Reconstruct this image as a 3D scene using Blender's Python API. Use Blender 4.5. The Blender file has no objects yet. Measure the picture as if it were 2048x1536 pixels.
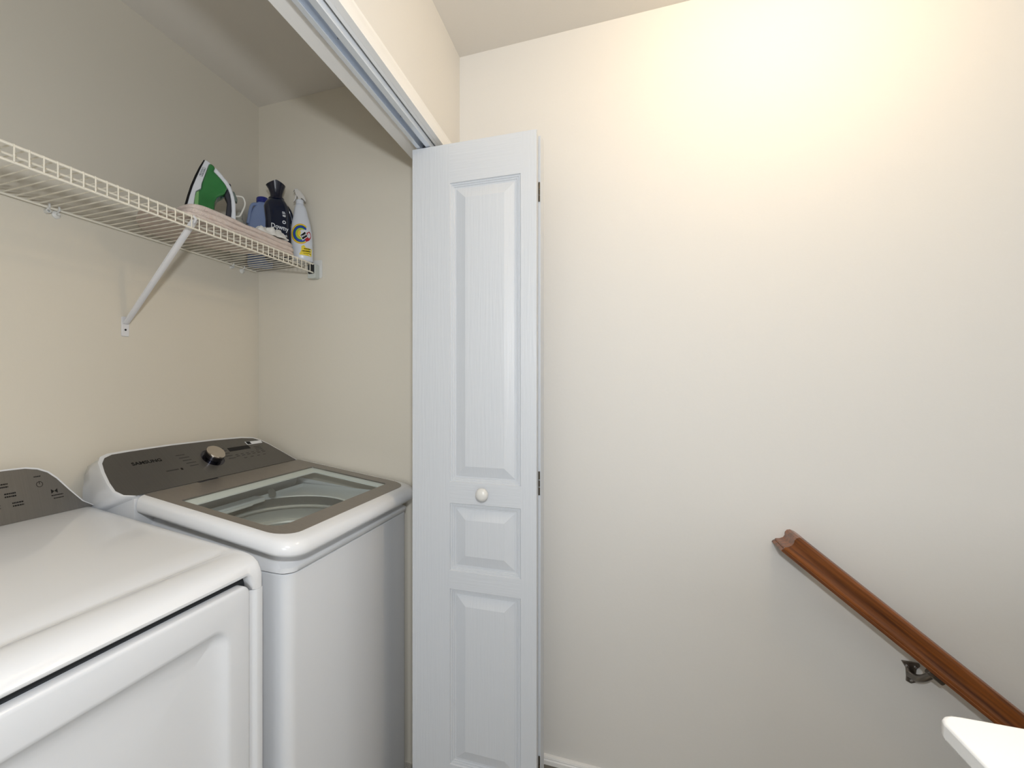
import bpy, bmesh, math, random
from mathutils import Vector, Matrix
R = math.radians
random.seed(7)
sc = bpy.context.scene
COL = sc.collection
CH = 1.40            # camera height above the floor

# ------------------------------------------------------------------ camera
cam = bpy.data.cameras.new('camera'); camo = bpy.data.objects.new('camera', cam); COL.objects.link(camo)
yaw = math.atan(332 / 931.4)
camo.location = (0, 0, CH)
camo.rotation_euler = (R(90), 0, yaw - R(90))
cam.sensor_width = 36; cam.lens = 931.4 / 2048 * 36; cam.shift_x = (1024 - 900) / 2048
cam.clip_start = 0.02
sc.camera = camo

# ------------------------------------------------------------------ world, lights, exposure
sc.view_settings.view_transform = 'Standard'; sc.view_settings.look = 'None'
sc.view_settings.exposure = 0.0; sc.view_settings.gamma = 1; sc.view_settings.use_curve_mapping = False
w = bpy.data.worlds.new('world'); sc.world = w; w.use_nodes = True
w.node_tree.nodes['Background'].inputs[0].default_value = (0.72, 0.84, 1.0, 1)
w.node_tree.nodes['Background'].inputs[1].default_value = 1.0

def light(name, kind, loc, energy, color, **kw):
    l = bpy.data.lights.new(name, kind); o = bpy.data.objects.new(name, l); COL.objects.link(o)
    o.location = loc; l.energy = energy; l.color = color
    for k, v in kw.items(): setattr(l, k, v)
    return o
# the photographer's flash, on top of the camera body, behind and above the lens
light('camera_flash', 'POINT', (-0.10, -0.07, CH + 0.255), 38, (0.92, 0.96, 1.0), shadow_soft_size=0.04)
# added soft fill light, set at an unseen window in the hall's end wall
d = light('hall_fill', 'AREA', (-2.93, -0.9, 1.40), 32, (0.95, 0.98, 1.0), shape='RECTANGLE', size=1.3, size_y=1.3)
d.rotation_euler = (R(90), 0, R(-90))

# ------------------------------------------------------------------ materials
def mat(name, color, rough=.5, metal=0, spec=.5, noise=None, bump=None, trans=0, ior=1.45, coat=0, alpha=1, emit=None, sheen=0, sss=0):
    m = bpy.data.materials.new(name); m.use_nodes = True
    nt = m.node_tree; b = nt.nodes['Principled BSDF']
    b.inputs['Base Color'].default_value = (*color, 1); b.inputs['Roughness'].default_value = rough
    b.inputs['Metallic'].default_value = metal; b.inputs['Specular IOR Level'].default_value = spec
    b.inputs['Transmission Weight'].default_value = trans; b.inputs['IOR'].default_value = ior
    b.inputs['Coat Weight'].default_value = coat; b.inputs['Alpha'].default_value = alpha
    b.inputs['Sheen Weight'].default_value = sheen
    if sss:
        b.inputs['Subsurface Weight'].default_value = sss; b.inputs['Subsurface Radius'].default_value = (.02, .02, .02)
        b.inputs['Subsurface Scale'].default_value = .3
    if emit:
        b.inputs['Emission Color'].default_value = (*emit[:3], 1); b.inputs['Emission Strength'].default_value = emit[3]
    tc = nt.nodes.new('ShaderNodeTexCoord')
    if noise:      # (scale xyz, amount, second colour)
        mp = nt.nodes.new('ShaderNodeMapping'); mp.inputs['Scale'].default_value = noise[0]
        nz = nt.nodes.new('ShaderNodeTexNoise'); nz.inputs['Scale'].default_value = 1; nz.inputs['Detail'].default_value = 6
        rmp = nt.nodes.new('ShaderNodeValToRGB')
        rmp.color_ramp.elements[0].position = .5 - noise[1]; rmp.color_ramp.elements[1].position = .5 + noise[1]
        rmp.color_ramp.elements[0].color = (*color, 1); rmp.color_ramp.elements[1].color = (*noise[2], 1)
        nt.links.new(tc.outputs['Object'], mp.inputs[0]); nt.links.new(mp.outputs[0], nz.inputs[0])
        nt.links.new(nz.outputs['Fac'], rmp.inputs[0]); nt.links.new(rmp.outputs[0], b.inputs['Base Color'])
    if bump:       # (scale xyz, strength, distance)
        mp = nt.nodes.new('ShaderNodeMapping'); mp.inputs['Scale'].default_value = bump[0]
        nz = nt.nodes.new('ShaderNodeTexNoise'); nz.inputs['Scale'].default_value = 1; nz.inputs['Detail'].default_value = 4
        bp = nt.nodes.new('ShaderNodeBump'); bp.inputs['Strength'].default_value = bump[1]; bp.inputs['Distance'].default_value = bump[2]
        nt.links.new(tc.outputs['Object'], mp.inputs[0]); nt.links.new(mp.outputs[0], nz.inputs[0])
        nt.links.new(nz.outputs['Fac'], bp.inputs['Height']); nt.links.new(bp.outputs[0], b.inputs['Normal'])
    return m
M = {}
M['wall'] = mat('wall_paint', (.69, .675, .645), .65, spec=.25, bump=((90, 90, 90), .12, .002))
M['closet'] = mat('closet_paint', (.70, .655, .565), .65, spec=.25, bump=((90, 90, 90), .12, .002))
M['ceiling'] = mat('ceiling_paint', (.72, .685, .63), .8, spec=.2, bump=((120, 120, 120), .12, .002))
M['hall_ceiling'] = mat('hall_ceiling_paint', (.66, .63, .60), .8, spec=.2, bump=((120, 120, 120), .12, .002))
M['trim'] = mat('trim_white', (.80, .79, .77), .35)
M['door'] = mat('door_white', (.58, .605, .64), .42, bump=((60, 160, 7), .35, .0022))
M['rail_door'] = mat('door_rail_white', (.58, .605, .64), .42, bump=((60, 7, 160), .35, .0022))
M['carpet'] = mat('carpet', (.60, .57, .52), .95, bump=((300, 300, 300), .8, .01), noise=((60, 60, 60), .15, (.68, .64, .58)))
M['enamel'] = mat('appliance_enamel', (.72, .735, .76), .25, coat=.3)
M['enamel_top'] = mat('lid_enamel', (.78, .79, .81), .2, coat=.4)
M['platinum'] = mat('platinum_trim', (.25, .225, .20), .33, metal=.55, noise=((400, 8, 8), .3, (.29, .265, .24)))
M['console'] = mat('console_panel', (.12, .114, .104), .3, metal=.45, noise=((350, 6, 6), .35, (.14, .133, .122)))
M['chrome'] = mat('chrome', (.62, .56, .50), .12, metal=1)
M['chromedark'] = mat('dark_chrome', (.10, .10, .12), .15, metal=1)
M['black'] = mat('black_plastic', (.010, .010, .011), .45, spec=.25)
M['ink'] = mat('black_print', (.008, .008, .008), .6, spec=.2)
M['inkgrey'] = mat('grey_print', (.035, .035, .033), .5)
M['gap'] = mat('seam_and_gap_shade', (.02, .022, .025), .7)  # near-black for the seam; also stands for shade inside gaps and holes
M['tubcover'] = mat('tub_cover_plastic', (.86, .88, .88), .35)
M['tubgrey'] = mat('tub_ring_grey', (.22, .215, .20), .4)
M['steel'] = mat('drum_steel', (.78, .77, .73), .42, metal=.2, bump=((60, 60, 60), .1, .002))
def thin_glass():
    m = bpy.data.materials.new('lid_glass'); m.use_nodes = True; nt = m.node_tree; nt.nodes.remove(nt.nodes['Principled BSDF'])
    t = nt.nodes.new('ShaderNodeBsdfTransparent'); t.inputs[0].default_value = (.93, .95, .94, 1)
    g = nt.nodes.new('ShaderNodeBsdfGlossy'); g.inputs['Roughness'].default_value = .03
    f = nt.nodes.new('ShaderNodeLayerWeight'); f.inputs[0].default_value = .5; x = nt.nodes.new('ShaderNodeMixShader')
    p = nt.nodes.new('ShaderNodeMath'); p.operation = 'POWER'; p.inputs[1].default_value = 5; q = nt.nodes.new('ShaderNodeMath'); q.operation = 'MULTIPLY_ADD'; q.inputs[1].default_value = .45; q.inputs[2].default_value = .03
    nt.links.new(f.outputs['Facing'], p.inputs[0]); nt.links.new(p.outputs[0], q.inputs[0]); nt.links.new(q.outputs[0], x.inputs[0]); nt.links.new(t.outputs[0], x.inputs[1]); nt.links.new(g.outputs[0], x.inputs[2])
    nt.links.new(x.outputs[0], nt.nodes['Material Output'].inputs[0]); return m
M['glass'] = thin_glass()
M['wire'] = mat('wire_vinyl', (.80, .76, .66), .4)
M['wirecut'] = mat('clip_plastic', (.70, .70, .68), .4)
M['brace'] = mat('brace_metal', (.74, .74, .76), .35)
M['track'] = mat('track_metal', (.72, .77, .84), .25, metal=.5)  # bluish reflection of the flash put into the metal's base colour
M['steelpin'] = mat('pin_steel', (.5, .5, .52), .25, metal=1)
M['hinge'] = mat('hinge_metal', (.10, .085, .065), .4, metal=.8)
M['bronze'] = mat('bracket_nickel', (.20, .18, .16), .3, metal=1)
M['green'] = mat('iron_green', (.035, .20, .055), .12, coat=.5, trans=.25, noise=((14, 14, 14), .2, (.05, .28, .08)))
M['lightgreen'] = mat('iron_light_green', (.20, .42, .16), .2, coat=.3)
M['ironwhite'] = mat('iron_white', (.72, .74, .78), .3)
M['irongrey'] = mat('iron_dial_grey', (.13, .16, .14), .4)
M['grip'] = mat('iron_grip_rubber', (.03, .03, .04), .55)
M['cord'] = mat('cord_white', (.72, .70, .64), .45)
M['navy'] = mat('bottle_navy', (.003, .008, .028), .13, coat=.6)
M['blue'] = mat('jug_blue', (.26, .34, .56), .35, sss=.2)
M['bluecap'] = mat('jug_cap_blue', (.02, .03, .22), .35)
M['spray'] = mat('spray_bottle_white', (.66, .69, .75), .28)
M['spraygrey'] = mat('trigger_white', (.60, .58, .55), .4)
M['palegrey'] = mat('pale_bottle_grey', (.42, .42, .38), .4)
M['inkwhite'] = mat('white_print', (.75, .77, .80), .5)
for n, c in dict(yellow=(.80, .62, .03), orange=(.75, .33, .03), royal=(.02, .06, .40), lime=(.40, .62, .04), red=(.42, .02, .03), darkgreen=(.02, .12, .10)).items():
    M[n] = mat('label_' + n, c, .4)
M['towel'] = mat('towel_terry', (.86, .70, .62), .95, sheen=.4, bump=((420, 420, 420), 1.0, .006), noise=((60, 60, 60), .2, (.92, .80, .73)))
M['rag'] = mat('rag_cotton', (.86, .84, .80), .9, sheen=.3, bump=((150, 150, 150), .5, .003), noise=((25, 25, 25), .12, (.74, .72, .68)))
M['bulb'] = mat('lamp_globe', (1, .9, .75), .5, emit=(1.0, .77, .49, 84))
M['lampbase'] = mat('lamp_base', (.7, .68, .62), .4)
def wood():
    m = bpy.data.materials.new('oak_stain'); m.use_nodes = True; nt = m.node_tree; b = nt.nodes['Principled BSDF']
    tc = nt.nodes.new('ShaderNodeTexCoord'); mp = nt.nodes.new('ShaderNodeMapping')
    mp.vector_type = 'TEXTURE'; mp.inputs['Rotation'].default_value = (R(39.9), 0, 0); mp.inputs['Scale'].default_value = (1 / 70, 1 / 2.5, 1 / 70)
    nz = nt.nodes.new('ShaderNodeTexNoise'); nz.inputs['Scale'].default_value = 1.3; nz.inputs['Detail'].default_value = 8; nz.inputs['Distortion'].default_value = .6
    rp = nt.nodes.new('ShaderNodeValToRGB'); e = rp.color_ramp.elements
    e[0].position = .3; e[0].color = (.075, .020, .004, 1); e[1].position = .7; e[1].color = (.27, .082, .015, 1)
    nt.links.new(tc.outputs['Object'], mp.inputs[0]); nt.links.new(mp.outputs[0], nz.inputs[0])
    nt.links.new(nz.outputs['Fac'], rp.inputs[0]); nt.links.new(rp.outputs[0], b.inputs['Base Color'])
    bp = nt.nodes.new('ShaderNodeBump'); bp.inputs['Strength'].default_value = .2; bp.inputs['Distance'].default_value = .001
    nt.links.new(nz.outputs['Fac'], bp.inputs['Height']); nt.links.new(bp.outputs[0], b.inputs['Normal'])
    b.inputs['Roughness'].default_value = .32; b.inputs['Coat Weight'].default_value = .3
    return m
M['wood'] = wood()

# ------------------------------------------------------------------ mesh helpers
def obj(name, bm, m, parent=None, smooth=True, bevel=0, seg=2, angle=40, loc=None, rot=None, label=None):
    bmesh.ops.recalc_face_normals(bm, faces=bm.faces[:])
    me = bpy.data.meshes.new(name); bm.to_mesh(me); bm.free()
    for mm in (m if isinstance(m, (list, tuple)) else [m]): me.materials.append(mm)
    o = bpy.data.objects.new(name, me); COL.objects.link(o)
    if parent: o.parent = parent
    if loc: o.location = loc
    if rot: o.rotation_euler = rot
    if smooth:
        me.polygons.foreach_set('use_smooth', [True] * len(me.polygons))
        me.set_sharp_from_angle(angle=R(angle))
    if bevel:
        bv = o.modifiers.new('bevel', 'BEVEL'); bv.width = bevel; bv.segments = seg; bv.limit_method = 'ANGLE'; bv.angle_limit = R(35)
        bv.harden_normals = False
    if label: o['label'] = label
    return o
def empty(name, label, cat, loc=(0, 0, 0), rz=0, group=None):
    o = bpy.data.objects.new(name, None); COL.objects.link(o); o.empty_display_size = .05
    o.location = loc; o.rotation_euler = (0, 0, rz); o['label'] = label; o['category'] = cat
    if group: o['group'] = group
    return o
def tag(o, label, cat): o['label'] = label; o['category'] = cat; return o
def box(bm, a, b):
    v = [bm.verts.new((x, y, z)) for z in (a[2], b[2]) for y in (a[1], b[1]) for x in (a[0], b[0])]
    for f in ((0, 1, 3, 2), (4, 6, 7, 5), (0, 4, 5, 1), (1, 5, 7, 3), (3, 7, 6, 2), (2, 6, 4, 0)): bm.faces.new([v[i] for i in f])
    return bm
def B(*ab):
    bm = bmesh.new()
    for i in range(0, len(ab), 2): box(bm, ab[i], ab[i + 1])
    return bm
def struct(name, bm, m, parent=None, **k):
    o = obj(name, bm, m, parent, **k)
    if not parent: o['kind'] = 'structure'
    return o
def loft(bm, rings, cap0=True, cap1=True, closed=True):
    vs = [[bm.verts.new(p) for p in r] for r in rings]; n = len(vs[0])
    for a, b in zip(vs, vs[1:]):
        for i in range(n if closed else n - 1):
            j = (i + 1) % n; bm.faces.new((a[i], a[j], b[j], b[i]))
    if cap0: bm.faces.new(vs[0][::-1])
    if cap1: bm.faces.new(vs[-1])
    return vs
def rrect(x0, y0, x1, y1, r, n=6):
    rs = r if isinstance(r, (list, tuple)) else [r] * 4      # corners: (x0,y0),(x1,y0),(x1,y1),(x0,y1)
    out = []
    for (cx, cy, a0), q in zip(((x0, y0, 180), (x1, y0, 270), (x1, y1, 0), (x0, y1, 90)), rs):
        q = max(q, 1e-4)
        ox = cx + (q if cx == x0 else -q); oy = cy + (q if cy == y0 else -q)
        for k in range(n + 1):
            a = R(a0 + 90 * k / n); out.append((ox + q * math.cos(a), oy + q * math.sin(a)))
    return out
def tube(bm, pts, r, n=8, cap=True):
    pts = [Vector(p) for p in pts]; rings = []; prev = None
    for i, p in enumerate(pts):
        t = ((pts[min(i + 1, len(pts) - 1)] - p).normalized() + (p - pts[max(i - 1, 0)]).normalized())
        t = t.normalized() if t.length > 1e-6 else Vector((0, 0, 1))
        if prev is None: u = t.orthogonal().normalized()
        else: u = (prev - t * prev.dot(t)).normalized()
        prev = u; v = t.cross(u); rr = r[i] if isinstance(r, (list, tuple)) else r
        rings.append([p + (u * math.cos(2 * math.pi * k / n) + v * math.sin(2 * math.pi * k / n)) * rr for k in range(n)])
    loft(bm, rings, cap, cap); return bm
def lathe(bm, prof, n=32, sx=1, sy=1, cx=0, cy=0, cap=True):
    rings = [[(cx + r * sx * math.cos(2 * math.pi * k / n), cy + r * sy * math.sin(2 * math.pi * k / n), z) for k in range(n)] for r, z in prof]
    loft(bm, rings, cap, cap); return bm
def slab(outline, half, k=0, z0=0, m=None, name=None, parent=None, bevel=.002, y=0, seg=3):
    """solid from a side outline (x,z); half thickness along y, thinning with height"""
    bm = bmesh.new(); rings = []
    for s in (-1, 1): rings.append([(x, y + s * max(half - k * (z - z0), .003), z) for x, z in outline])
    vs = loft(bm, rings)
    return obj(name, bm, m, parent, bevel=bevel, seg=seg)
def spline(pts, n=6):
    P = [Vector(p) for p in pts]; out = []
    for i in range(len(P) - 1):
        a, b, c, d_ = P[max(i - 1, 0)], P[i], P[i + 1], P[min(i + 2, len(P) - 1)]
        for k in range(n):
            t = k / n
            out.append(.5 * ((2 * b) + (c - a) * t + (2 * a - 5 * b + 4 * c - d_) * t * t + (3 * b - a - 3 * c + d_) * t ** 3))
    return out + [P[-1]]
def text(name, body, size, m, parent, fn, width=None, ext=.0006, shear=0, bold=0):
    """lettering: glyph outlines turned into a thin mesh; fn maps flat (x,y,depth) to a point on the thing"""
    cu = bpy.data.curves.new(name, 'FONT'); cu.body = body; cu.size = size; cu.extrude = ext / 2; cu.resolution_u = 3
    cu.offset = bold; cu.shear = shear; cu.align_x = 'CENTER'; cu.align_y = 'CENTER'
    t = bpy.data.objects.new(name, cu); COL.objects.link(t)
    bpy.context.view_layer.update()
    me = bpy.data.meshes.new_from_object(t.evaluated_get(bpy.context.evaluated_depsgraph_get()))
    bpy.data.objects.remove(t)
    xs = [v.co.x for v in me.vertices]; k = width / (max(xs) - min(xs)) if width else 1
    for v in me.vertices: v.co = fn(v.co.x * k, v.co.y, v.co.z + ext / 2)
    me.materials.clear(); me.materials.append(m)
    o = bpy.data.objects.new(name, me); COL.objects.link(o); o.parent = parent
    return o

# ------------------------------------------------------------------ room shell
XW, YB, ZC = 1.57, 1.411, CH + 1.16
HY0, HY1, HZ = .523, .637, CH + .752
struct('wall_right', B((XW, -3.2, -2.6), (XW + .12, .58, ZC + .1)), M['wall'])
struct('wall_side', B((XW, .58, -.1), (XW + .12, YB + .12, ZC + .1)), M['closet'])
struct('wall_back', B((-.32, YB, -.1), (XW, YB + .12, ZC + .1)), M['closet'])
struct('wall_closet', B((-.32, HY1, 0), (-.2, YB, ZC)), M['closet'])
struct('wall_header', B((-.2, HY0, HZ), (XW, HY1, ZC), (-3.1, HY0, 0), (-.2, HY1, ZC), (1.503, HY0, 0), (XW, HY1, HZ)), M['wall'])
struct('ceiling', B((-3.1, -3.2, ZC), (XW, HY0, ZC + .1), (-.32, HY1, ZC), (XW, YB, ZC + .1), (-3.1, HY0, ZC + .003), (XW, HY1, ZC + .1)), M['ceiling'])
struct('floor', B((-3.1, -.45, -.25), (XW, YB, 0), (-3.1, -3.2, -.25), (.69, -.45, 0)), M['carpet'])
struct('wall_front', B((-3.1, -3.3, -2.6), (XW + .12, -3.2, ZC + .1)), M['wall'])
# end wall of the hall; its unseen window is added for the fill light
struct('wall_left', B((-3.1, -3.2, -.1), (-3.0, -1.6, ZC), (-3.1, -.2, -.1), (-3.0, HY0, ZC), (-3.1, -1.6, -.1), (-3.0, -.2, .75), (-3.1, -1.6, 2.15), (-3.0, -.2, ZC)), M['wall'])
wf = bmesh.new()
for a, b in (((-3.08, -1.6, .75), (-3.0, -1.54, 2.15)), ((-3.08, -.26, .75), (-3.0, -.2, 2.15)), ((-3.08, -1.54, .75), (-3.0, -.26, .81)), ((-3.08, -1.54, 2.09), (-3.0, -.26, 2.15)), ((-3.07, -1.54, 1.43), (-3.02, -.26, 1.47))): box(wf, a, b)
struct('added_window_1', wf, M['trim'])
# stairs going down along the right wall
st = bmesh.new()
for i in range(9):
    box(st, (.69, -.45 - .265 * (i + 1), -.25 - .19 * (i + 1)), (XW, -.45 - .265 * i, -.19 * (i + 1)))
struct('floor_stairs', st, M['carpet'])
struct('wall_stairwell', B((.57, -3.2, -2.6), (.69, -.45, -.25)), M['wall'])
# half walls round the stairwell with a white cap
struct('wall_knee', B((-2.2, -.46, 0), (.662, -.375, CH - .402), (.575, -3.2, -.25), (.672, -.46, CH - .402)), M['wall'])
cb = bmesh.new()
o1 = [(-2.2, -.3475), (.679, -.3475), (.688, -.3495), (.694, -.3545), (.6975, -.3615), (.6985, -.3705), (.6985, -3.19), (.552, -3.19), (.552, -.485), (-2.2, -.485)]
loft(cb, [[(x, y, CH - .402) for x, y in o1], [(x, y, CH - .38) for x, y in o1]])
struct('trim_1', cb, mat('cap_white', (.86, .86, .85), .35), bevel=.004, seg=3)

# baseboard on the right wall
def extr_y(prof, y0, y1):    # prof in (x,z)
    bm = bmesh.new(); loft(bm, [[(x, y, z) for x, z in prof] for y in (y0, y1)]); return bm
BZ = CH - 1.2585
struct('baseboard_right', extr_y([(XW, BZ + z) if x is None else (XW - x, BZ + z) for x, z in [(None, 0), (.013, 0), (.013, .013), (.010, .017), (.012, .020), (.010, .0255), (.004, .0275), (None, .0275)]], -.45, HY0), M['trim'], angle=25)
struct('trim_6', B((XW - .010, -.45, 0), (XW, HY0, BZ)), mat('skirting_taupe', (.22, .20, .165), .6))
# head jamb, casing
struct('trim_2', B((-.2, HY0 + .06, HZ - .006), (1.503, HY1 + .001, HZ), (-.2, .5235, HZ - .0055), (1.503, .534, HZ - .0005)), M['trim'], bevel=.001)
struct('trim_3', B((1.497, HY0, 0), (1.503, HY1, HZ - .006)), M['trim'])
cs = [(.523, 0), (.508, 0), (.507, .006), (.507, .020), (.5095, .022), (.5095, .026), (.511, .040), (.514, .0425), (.513, .050), (.516, .056), (.523, .056)]
bm = bmesh.new(); z0 = HZ - .006
loft(bm, [[(x, y, z0 + h) for y, h in cs] for x in (-.25, 1.555)])
struct('trim_4', bm, M['trim'], angle=25)
bm = bmesh.new()
loft(bm, [[(1.499 + h, y, z) for y, h in cs] for z in (0, z0 + .001)])
struct('trim_5', bm, M['trim'], angle=25)

# ------------------------------------------------------------------ bifold door with its track
tr = empty('door_track', 'flash-tinted metal sliding track under the closet header, above the folding door', 'track', (0, 0, HZ - .006))
bm = bmesh.new()
y0, y1 = .536, .582
prof = [(y0, 0), (y0, -.017), (y0 + .016, -.017), (y0 + .016, -.014), (y0 + .003, -.014), (y0 + .003, -.003), (y1 - .003, -.003), (y1 - .003, -.014), (y1 - .013, -.014), (y1 - .013, -.017), (y1, -.017), (y1, 0)]
loft(bm, [[(x, y, z) for y, z in prof] for x in (-.19, 1.495)])
obj('rail_channel', bm, M['track'], tr, smooth=False, bevel=.0012)
for x in (.86, 1.17):
    bm = bmesh.new(); lathe(bm, [(.004, -.0029), (.004, -.006), (.002, -.007)], 12, cx=x, cy=.559); obj('screw', bm, M['steelpin'], tr)

dr = bpy.data.objects.new('door_1', None); COL.objects.link(dr); dr['kind'] = 'structure'
DZ = CH + .727
PANELS = [(.122, .337, CH - .2957, CH + .608), (.122, .337, CH - .564, CH - .3594), (.122, .337, CH - 1.150, CH - .6188)]
def door_leaf(name, mirror=False):
    """leaf in local space: s along the width 0..W, face at x=0 looking to -x, thickness +x"""
    W, T, Z0 = .3825, .0345, .02
    bm = bmesh.new()
    def q(a, b, c, e, mi=0):
        f = bm.faces.new([bm.verts.new((p[2], p[0], p[1])) for p in (a, b, c, e)]); f.material_index = mi
    for side in ((0, 1), (T, -1)):
        x0, sg = side
        zs = [Z0] + [v for p in reversed(PANELS) for v in (p[2], p[3])] + [DZ]
        sl, sr = .122, .337
        q((0, Z0, x0), (sl, Z0, x0), (sl, DZ, x0), (0, DZ, x0)); q((sr, Z0, x0), (W, Z0, x0), (W, DZ, x0), (sr, DZ, x0))
        for i in range(0, len(zs), 2): q((sl, zs[i], x0), (sr, zs[i], x0), (sr, zs[i + 1], x0), (sl, zs[i + 1], x0), 1)
        for (a, b, c, e) in PANELS:
            st_ = [(0, 0), (.002, .004), (.006, .0045), (.007, .007), (.011, .0075), (.0125, .010), (.018, .0105), (.019, .0095), (.047, .0015), (.0485, .0008)]
            rings = [[(x0 + sg * dp, p[0], p[1]) for p in ((a + i, c + i), (b - i, c + i), (b - i, e - i), (a + i, e - i))] for i, dp in st_]
            loft(bm, rings, False, True)
    for a, b in (((0, Z0), (0, DZ)), ((W, Z0), (W, DZ))): q((a[0], a[1], 0), (a[0], a[1], T), (b[0], b[1], T), (b[0], b[1], 0))
    q((0, DZ, 0), (W, DZ, 0), (W, DZ, T), (0, DZ, T)); q((0, Z0, 0), (W, Z0, 0), (W, Z0, T), (0, Z0, T))
    bmesh.ops.remove_doubles(bm, verts=bm.verts[:], dist=1e-5)
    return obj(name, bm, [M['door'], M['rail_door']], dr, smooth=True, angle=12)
a1 = math.atan2(.0099, -.3821) - R(90)     # s axis from the free edge towards the hinge edge
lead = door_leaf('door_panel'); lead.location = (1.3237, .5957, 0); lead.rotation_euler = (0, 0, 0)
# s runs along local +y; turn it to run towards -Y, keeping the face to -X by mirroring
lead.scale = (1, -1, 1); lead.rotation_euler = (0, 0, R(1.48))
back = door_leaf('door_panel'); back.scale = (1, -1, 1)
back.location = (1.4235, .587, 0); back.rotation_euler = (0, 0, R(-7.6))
bm = bmesh.new()
lathe(bm, [(.0095, 0), (.0095, .004), (.007, .008), (.0075, .012), (.0135, .017), (.0178, .023), (.019, .029), (.0175, .034), (.012, .038), (.005, .0398), (.0005, .04)], 28)
obj('door_knob', bm, mat('knob_white', (.70, .69, .66), .3, coat=.3), dr, loc=(1.3295, .366, CH - .3206), rot=(0, R(-90), 0))
for zt, zb in ((.59, .534), (-.256, -.325), (-1.09, -1.15)):
    bm = bmesh.new(); h = zt - zb
    for i, (a, b) in enumerate(((0, .32), (.36, .62), (.66, 1))):
        tube(bm, [(1.3715, .2118, CH + zb + h * a), (1.3715, .2118, CH + zb + h * b)], .0026, 10)
    box(bm, (1.3695, .2135, CH + zb), (1.3738, .2128, CH + zt))
    obj('hinge', bm, M['hinge'], dr)
bm = bmesh.new(); lathe(bm, [(.003, -.03), (.003, .008), (.009, .009), (.009, .013), (.0075, .015), (.003, .0155)], 16)
obj('guide_roller', bm, M['steelpin'], dr, loc=(1.342, .560, DZ + .002))

# ------------------------------------------------------------------ handrail
ph = R(39.9); cs_, sn = math.cos(ph), math.sin(ph)
half = [(0, .0305), (.010, .030), (.0175, .0265), (.021, .020), (.0205, .012), (.0165, .005), (.0155, -.002), (.0185, -.011), (.0235, -.0175), (.0235, -.0215), (.0225, -.0225), (.0245, -.025), (.0245, -.0315), (.010, -.0325)]
prof = half + [(-a, b) for a, b in half[::-1] if a > 0]
RX = 1.512; RY0, RZ0 = -.4655, CH - .4475
hr = empty('handrail', 'stained oak handrail sloping down the bare cream wall on its bracket', 'handrail', (RX, RY0, RZ0))
def rp(a, b, x, L):
    # the mitred return keeps the height along the slope
    y = -b * sn + (a * 1.0 if L == 0 else a * 0 - L * cs_); z = b * cs_ + (a * math.tan(ph) if L == 0 else -L * sn)
    return (x, y, z)
bm = bmesh.new()
S0 = [rp(a, b, XW - RX, 0) for a, b in prof]
S1 = [rp(a, b, -a, 0) for a, b in prof]
L = 2.3
S2 = [rp(a, b, -a, L) for a, b in prof]
loft(bm, [S0, S1, S2])
obj('rail', bm, M['wood'], hr, angle=30)
br = bmesh.new()
o2 = [(.017, .021), (.020, .027), (.0, .0275), (-.018, .026), (-.020, .020), (-.012, .010), (-.0095, -.012), (-.010, -.026), (0, -.031), (.010, -.026), (.0095, -.012), (.011, .010)]
X1 = XW - RX
loft(br, [[(X1, y - .268, z - .313) for y, z in o2], [(X1 - .005, y * .95 - .268, z * .95 - .313) for y, z in o2]])
tube(br, spline([(X1 - .003, -.268, -.320), (X1 - .020, -.270, -.318), (X1 - .038, -.277, -.307), (X1 - .052, -.287, -.288)]), [.0105 - .00015 * i for i in range(19)], 12)
tube(br, [(0, -.290 + .020 * cs_, -.2885 + .020 * sn), (0, -.290 - .020 * cs_, -.2885 - .020 * sn)], .0075, 10)
bk = obj('wall_bracket', br, M['bronze'], hr, label='dark nickel bracket under the rail', bevel=.001)
for dy, dz in ((.009, .016), (-.009, .016), (0, -.022)):
    bm = bmesh.new(); lathe(bm, [(.0042, 0), (.004, .0015), (.0015, .0025)], 12)
    obj('screw', bm, M['steelpin'], bk, loc=(X1 - .005, dy - .268, dz - .313), rot=(0, R(-90), 0))

# ------------------------------------------------------------------ washer
WZ = CH
TH = R(-1.8)
wa = empty('washing_machine', 'white top-loading washer with a glass lid and grey rear console, beside the folding door', 'washing machine', (.905, .727, 0), TH)
bw, bd = .624, .655
SEAM = WZ - .4535
bm = bmesh.new()
def ringz(x0, y0, x1, y1, r, z): return [(x, y, z) for x, y in rrect(x0, y0, x1, y1, r)]
loft(bm, [ringz(0, 0, bw, bd, .03, .03), ringz(0, 0, bw, bd, .03, SEAM - .003), ringz(.003, .003, bw - .003, bd, .028, SEAM), ringz(.012, .012, bw - .012, bd - .012, .02, SEAM - .002), ringz(.012, .012, bw - .012, bd - .012, .02, .06)])
obj('cabinet', bm, M['enamel'], wa, angle=30)
bm = bmesh.new(); gz = [ringz(i_, i_, bw - i_, bd - i_, .02, SEAM + z_) for i_, z_ in ((.01, -.004), (.01, .006), (.016, .006), (.016, -.004), (.01, -.004))]; loft(bm, gz, False, False); obj('seam_gasket', bm, M['gap'], wa)
for u, v in ((.04, .05), (bw - .04, .05), (.04, bd - .05), (bw - .04, bd - .05)):
    bm = bmesh.new(); lathe(bm, [(.02, 0), (.02, .012), (.01, .014), (.01, .03)], 12, cx=u, cy=v); obj('leg', bm, M['black'], wa)
SL = .124
def zl(v): return WZ - .354 + SL * (v + .01)
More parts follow.
